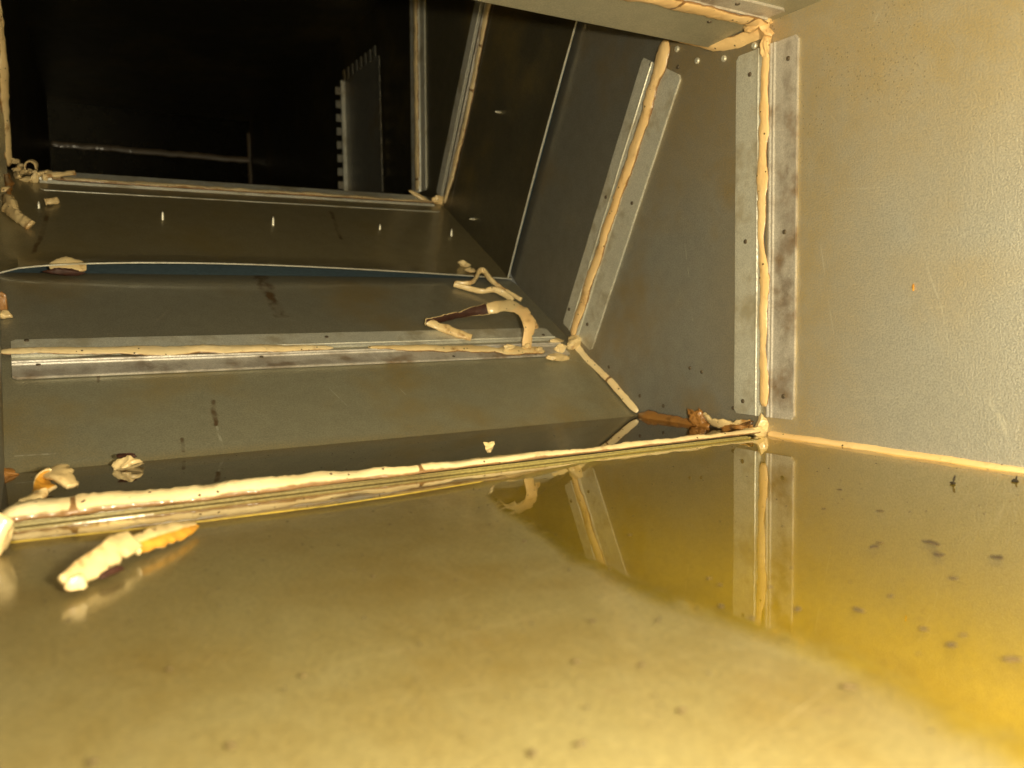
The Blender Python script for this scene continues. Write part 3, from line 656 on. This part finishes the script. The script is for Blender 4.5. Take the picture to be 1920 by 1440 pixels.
# foreground claw
P = smooth_path([at(124, 1112, 'floor')+UPZ*.005, at(150, 1098, 'floor')+UPZ*.006, at(185, 1080, 'floor')+UPZ*.0075, at(225, 1058, 'floor')+UPZ*.009, at(252, 1044, 'floor')+UPZ*.009], 2)
flake('wide blunt cream flake nearest the camera on the wet floor', ribbon(P, [Vector((.5, -.55, -.75))]*2, [.007, .012, .0125, .0135, .012], .0055, 60, .35), [M_PALE, M_PALE])
P = smooth_path([at(250, 1045, 'floor')+UPZ*.006, at(290, 1030, 'floor')+UPZ*.006, at(330, 1013, 'floor')+UPZ*.005, at(368, 994, 'floor')+UPZ*.0025], 2)
flake('pointed flake with an orange lower side ending the blunt flake', ribbon(P, [Vector((.5, -.6, -.65))]*2, [.011, .0125, .0115, .004], .0055, 61, .3, inner=(6, 7)), [M_PALE, M_ORNG])
flake('small dark chip under the blunt cream flake', lump(at(205, 1082, 'floor')+UPZ*.002, (.007, .003, .002), (0, 0, .6), 68, 4, .5), M_DARKB)
flake('pale blob at the tip of the blunt flake', lump(at(150, 1108, 'floor')+UPZ*.0035, (.0062, .0042, .0038), (0, 0, .6), 62, 4, .45), M_PALE)
flake('cream chunk cut by the left edge of the picture, on the wet floor', lump(at(2, 1032, 'floor')+UPZ*.010, (.0095, .010, .012), (0, 0, .3), 63, 3, .45), M_PALE)
flake('brown and cream chunk on the ramp at the left edge', lump(at(3, 585, 'r2')+N2*.006, (.010, .007, .017), (.3, -.3, .2), 64, 4, .55), M_SEALB)
flake('pale chip under the brown chunk at the left edge', lump(at(6, 597, 'r2')+N2*.004, (.010, .006, .004), (.3, 0, .1), 65, 4, .55), M_PALE)
flake('dark chip in the pool at the left edge', lump(at(8, 893, 'floor')+UPZ*.003, (.012, .006, .004), (0, .2, .2), 66, 4, .55), M_SEALB)
flake('tiny crumb perched on the thick cream bead, midway', lump(at(916, 858, 'floor')+UPZ*.010, (.006, .004, .0055), (.2, .3, .2), 67, 4, .55), M_PALE)
# pile at the top of the ramp on the left
GP = 'crumbs in the pile at the top left of the ramp'
P = smooth_path([at(50, 322, 'r3', .006), at(48, 309, 'r3', .012), at(57, 300, 'r3', .016), at(67, 307, 'r3', .014), at(68, 318, 'r3', .008)], 2)
flake('red brown curl with a cream rim standing on the crumb pile', ribbon(P, [Vector((.2, 1, .5))]*2, [.009, .012, .012, .009], .004, 74, .3), [M_PALE, M_DARKB], GP)
P = [at(12, 326, 'r3', .004), at(18, 345, 'r3', .006), at(16, 366, 'r3', .005)]
flake('brown splinter hanging from the crumb pile', ribbon(P, [Vector((1, .2, .2))]*2, [.007, .010, .005], .005, 75, .3), [M_SEALB, M_SEALB], GP)
rc = random.Random(3)
for i in range(13):
    x, y = ((18, 312), (30, 322), (38, 318), (44, 330), (52, 326), (60, 332), (70, 338), (80, 334), (34, 334), (50, 342), (64, 344), (84, 342), (26, 306))[i]
    q = rc.uniform(.0055, .0095)
    flake('broken cream chip in the crumb pile against the left wall' if i != 7 else 'cream chip at the end of the crest bead, rightmost of the pile', lump(at(x, y, 'r3')+N3*rc.uniform(.003, .007), (q*1.25, q*.6, q*.5), (rc.uniform(-.7, .7), rc.uniform(-.7, .7), rc.uniform(0, 3)), 170+i*1.7, 3, .6),
          M_PALE, GP)
for i, (a, b, w, lb) in enumerate((
        ((82, 330), (140, 324), .007, 'thin cream stick lying behind the crumb pile'),
        ((10, 388), (58, 424), .013, 'grey brown stick lying on the ramp under the pile'),
        ((84, 379), (107, 376), .009, 'short cream stick on the ramp right of the pile'),
        ((2, 356), (20, 355), .007, 'tiny cream chip by the left wall on the ramp'),
        ((14, 372), (28, 398), .018, 'broad grey flake leaning above the brown stick'))):
    P = [at(*a, 'r3', .006), at((a[0]+b[0])/2, (a[1]+b[1])/2, 'r3', .007), at(*b, 'r3', .005)]
    flake(lb, ribbon(P, [Vector((0, .4, 1))]*2, w, w*.7, 80+i, .25), [M_PALE, M_SEALB], 'sticks and chips at the top left of the ramp')

# ------------------------------------------------------------------ screw tips poking through
GS = 'screw tips poking through the sheet'
tips = ((73, 392, 'r3', .010, 'faint screw tip on the ramp nearest the crumb pile'), (305, 414, 'r3', .013, 'screw tip on the upper ramp, second from the left'),
        (512, 424, 'r3', .014, 'screw tip standing in the middle of the upper ramp'), (712, 432, 'r3', .010, 'short screw tip on the upper ramp, fourth from the left'),
        (846, 444, 'r3', .013, 'screw tip at the right end of the upper ramp by the wall'), (892, 411, 'wall', .012, 'screw tip in the right wall just above the ramp edge'),
        (940, 211, 'wall', .012, 'screw tip high on the dark right wall'))
for x, y, pl, h, lb in tips:
    n_ = Vector((0, -.2, 1)) if pl == 'r3' else Vector((-1, -.1, 0))
    o = tag(obj('screw_tip', screw_tip(at(x, y, pl), n_, .0024, h), M_PIN, None, True), lb, 'screw', GS)

# ------------------------------------------------------------------ side opening with dovetail tabs
so = tag(empty('side_opening', (XR, 1.69, .39)), 'rectangular side opening edged with folded tabs in the dark right wall', 'duct opening')
y0, y1, z0, z1 = 1.585, 1.797, .375, .640
bmf = bmesh.new()
def box(bm, a, b):
    vs = [bm.verts.new((x, y, z)) for x in (a[0], b[0]) for y in (a[1], b[1]) for z in (a[2], b[2])]
    for f in ((0, 1, 3, 2), (4, 6, 7, 5), (0, 4, 5, 1), (2, 3, 7, 6), (0, 2, 6, 4), (1, 5, 7, 3)): bm.faces.new([vs[i] for i in f])
    return bm
obj('plate', box(bmesh.new(), (XR-.0012, y0, z0), (XR+.002, y1, z1)), M_C, so)
obj('edge_fold', box(bmesh.new(), (XR-.010, y1-.012, z0), (XR-.0014, y1-.006, z1)), M_STRIP, so)
def tab(y, z, dy, dz, tilt):
    bm = bmesh.new(); box(bm, (XR-.007, y, z), (XR-.0045, y+dy, z+dz))
    bmesh.ops.rotate(bm, verts=bm.verts[:], cent=(XR-.004, y, z), matrix=Matrix.Rotation(tilt, 3, 'X'))
    return obj('tab', bm, M_C, so)
for i in range(9): obj('tab', box(bmesh.new(), (XR-.021, y1-.0045-.001*(i % 2), z0+.004+i*.029), (XR-.0102, y1-.003, z0+.020+i*.029)), M_C, so)
for i in range(8): tab(y0+.004+i*.026, z1-.002+.0, .012, .022, -.1)
for i in range(8): tab(y0-.014, z0+.03+i*.030, .010, .013, 0)

# ------------------------------------------------------------------ dirt on the floor
GD = 'specks of dirt on the wet floor'
spk = [(175, 1428, .0035), (433, 1397, .0030), (1280, 1331, .0032), (1592, 1287, .0034), (1090, 1394, .0026), (1000, 1412, .0024), (318, 1254, .0028), (570, 1266, .0026), (408, 1075, .0016),
       (1080, 1240, .0030), (1204, 1246, .0024), (1112, 1164, .0026), (1732, 1179, .0046), (1785, 1208, .0042), (1900, 1236, .0050), (1670, 1117, .0044), (1788, 1084, .0050), (1726, 1160, .0020),
       (984, 1014, .0032), (1330, 1084, .0036), (1350, 1096, .0030), (1444, 1100, .0032), (1352, 1136, .0030), (1412, 1158, .0036), (1235, 1164, .0022), (1575, 918, .0050), (1650, 958, .0060),
       (1545, 954, .0040), (1180, 1003, .0036), (700, 1080, .0020), (664, 1068, .0018), (853, 1088, .0018), (1496, 1142, .0034), (1650, 1018, .0050), (1748, 1018, .0080), (1640, 1025, .0060), (1870, 1045, .0090), (1760, 1040, .0060), (1610, 1143, .004), (1806, 1190, .003)]
own = {175: 'blurred black speck at the bottom left corner of the floor', 433: 'round brown speck near the bottom of the floor, left of the middle', 1280: 'dark round speck on the pale floor below the shore of the yellow water',
       1592: 'brown and pale speck exactly on the shore of the yellow water', 1090: 'brown speck with a pale side near the bottom middle', 1000: 'faint speck just left of the pale sided one at the bottom middle',
       318: 'grey speck on the floor below the blunt cream flake', 408: 'tiny dark speck right of the blunt cream flake tip', 984: 'black speck beside the reflection of the curled flake', 1732: 'largest black speck in the yellow water',
       1785: 'dark speck just below right of the largest one in the yellow water', 1900: 'elongated brown speck in the water at the right edge', 1788: 'oval speck in the water above the largest one'}
for x, y, r in spk:
    c = at(x, y, 'floor'); flat = .25 if x < 1000 or y > 1230 else .10
    tag(obj('dirt_speck', lump(c, (r*.44*(1+.4*math.sin(x)), r*.31, r*flat*.35), (0, 0, x), x*.1, 3, .9, chip=False), M_SPECK, None, True),
        own.get(x, 'small dark speck of dirt lying flat in the yellow water' if x > 1040 and y < 1200 else 'small dark speck of dirt on the dull part of the floor'), 'dirt', GD)
for x, y, h, lb in ((1803, 868, .012, 'tiny black twig on the amber bead at the foot of the wall'), (1788, 908, .006, 'black crumb on the floor before the twig'), (1905, 903, .004, 'smallest black crumb at the right edge of the floor'), (918, 796, .004, 'tiny black crumb at the ramp waterline')):
    c = at(x, y, 'floor')
    b = lump(c+UPZ*.0006, (.0034, .0022, .0011), (0, 0, .4), x*.2, 3, .7); k = lump(c+UPZ*h*.5, (.0008, .0008, h*.5), (.1, .25, 0), x*.3, 2, .5)
    me = bpy.data.meshes.new('tmp'); k.to_mesh(me); k.free(); b.from_mesh(me); bpy.data.meshes.remove(me)
    tag(obj('crumb', b, M_DIRT, None, True), lb, 'crumb')
bm = bmesh.new()
for i in range(420):
    x, y = random.uniform(XL+.01, XR-.02), random.uniform(.10, YW-.01)
    if abs(y-YS) < .02: continue
    r = random.choice((.0004, .0005, .0007)); me = bpy.data.meshes.new('t'); k = lump((x, y, .0), (r, r, r*.5), (0, 0, i), i, 1, .4); k.to_mesh(me); k.free(); bm.from_mesh(me); bpy.data.meshes.remove(me)
tag(obj('grit', bm, M_DIRT, None, True), 'fine dark grit scattered over the wet floor', 'grit', kind='stuff')
o = tag(obj('rust_drip', lump(at(1712, 538, 'wall', .001), (.0008, .0010, .0028), (0, 0, 0), 91, 4, .55), M_ORNG, None, True), 'tiny orange rust drip on the large pale wall', 'rust drip')
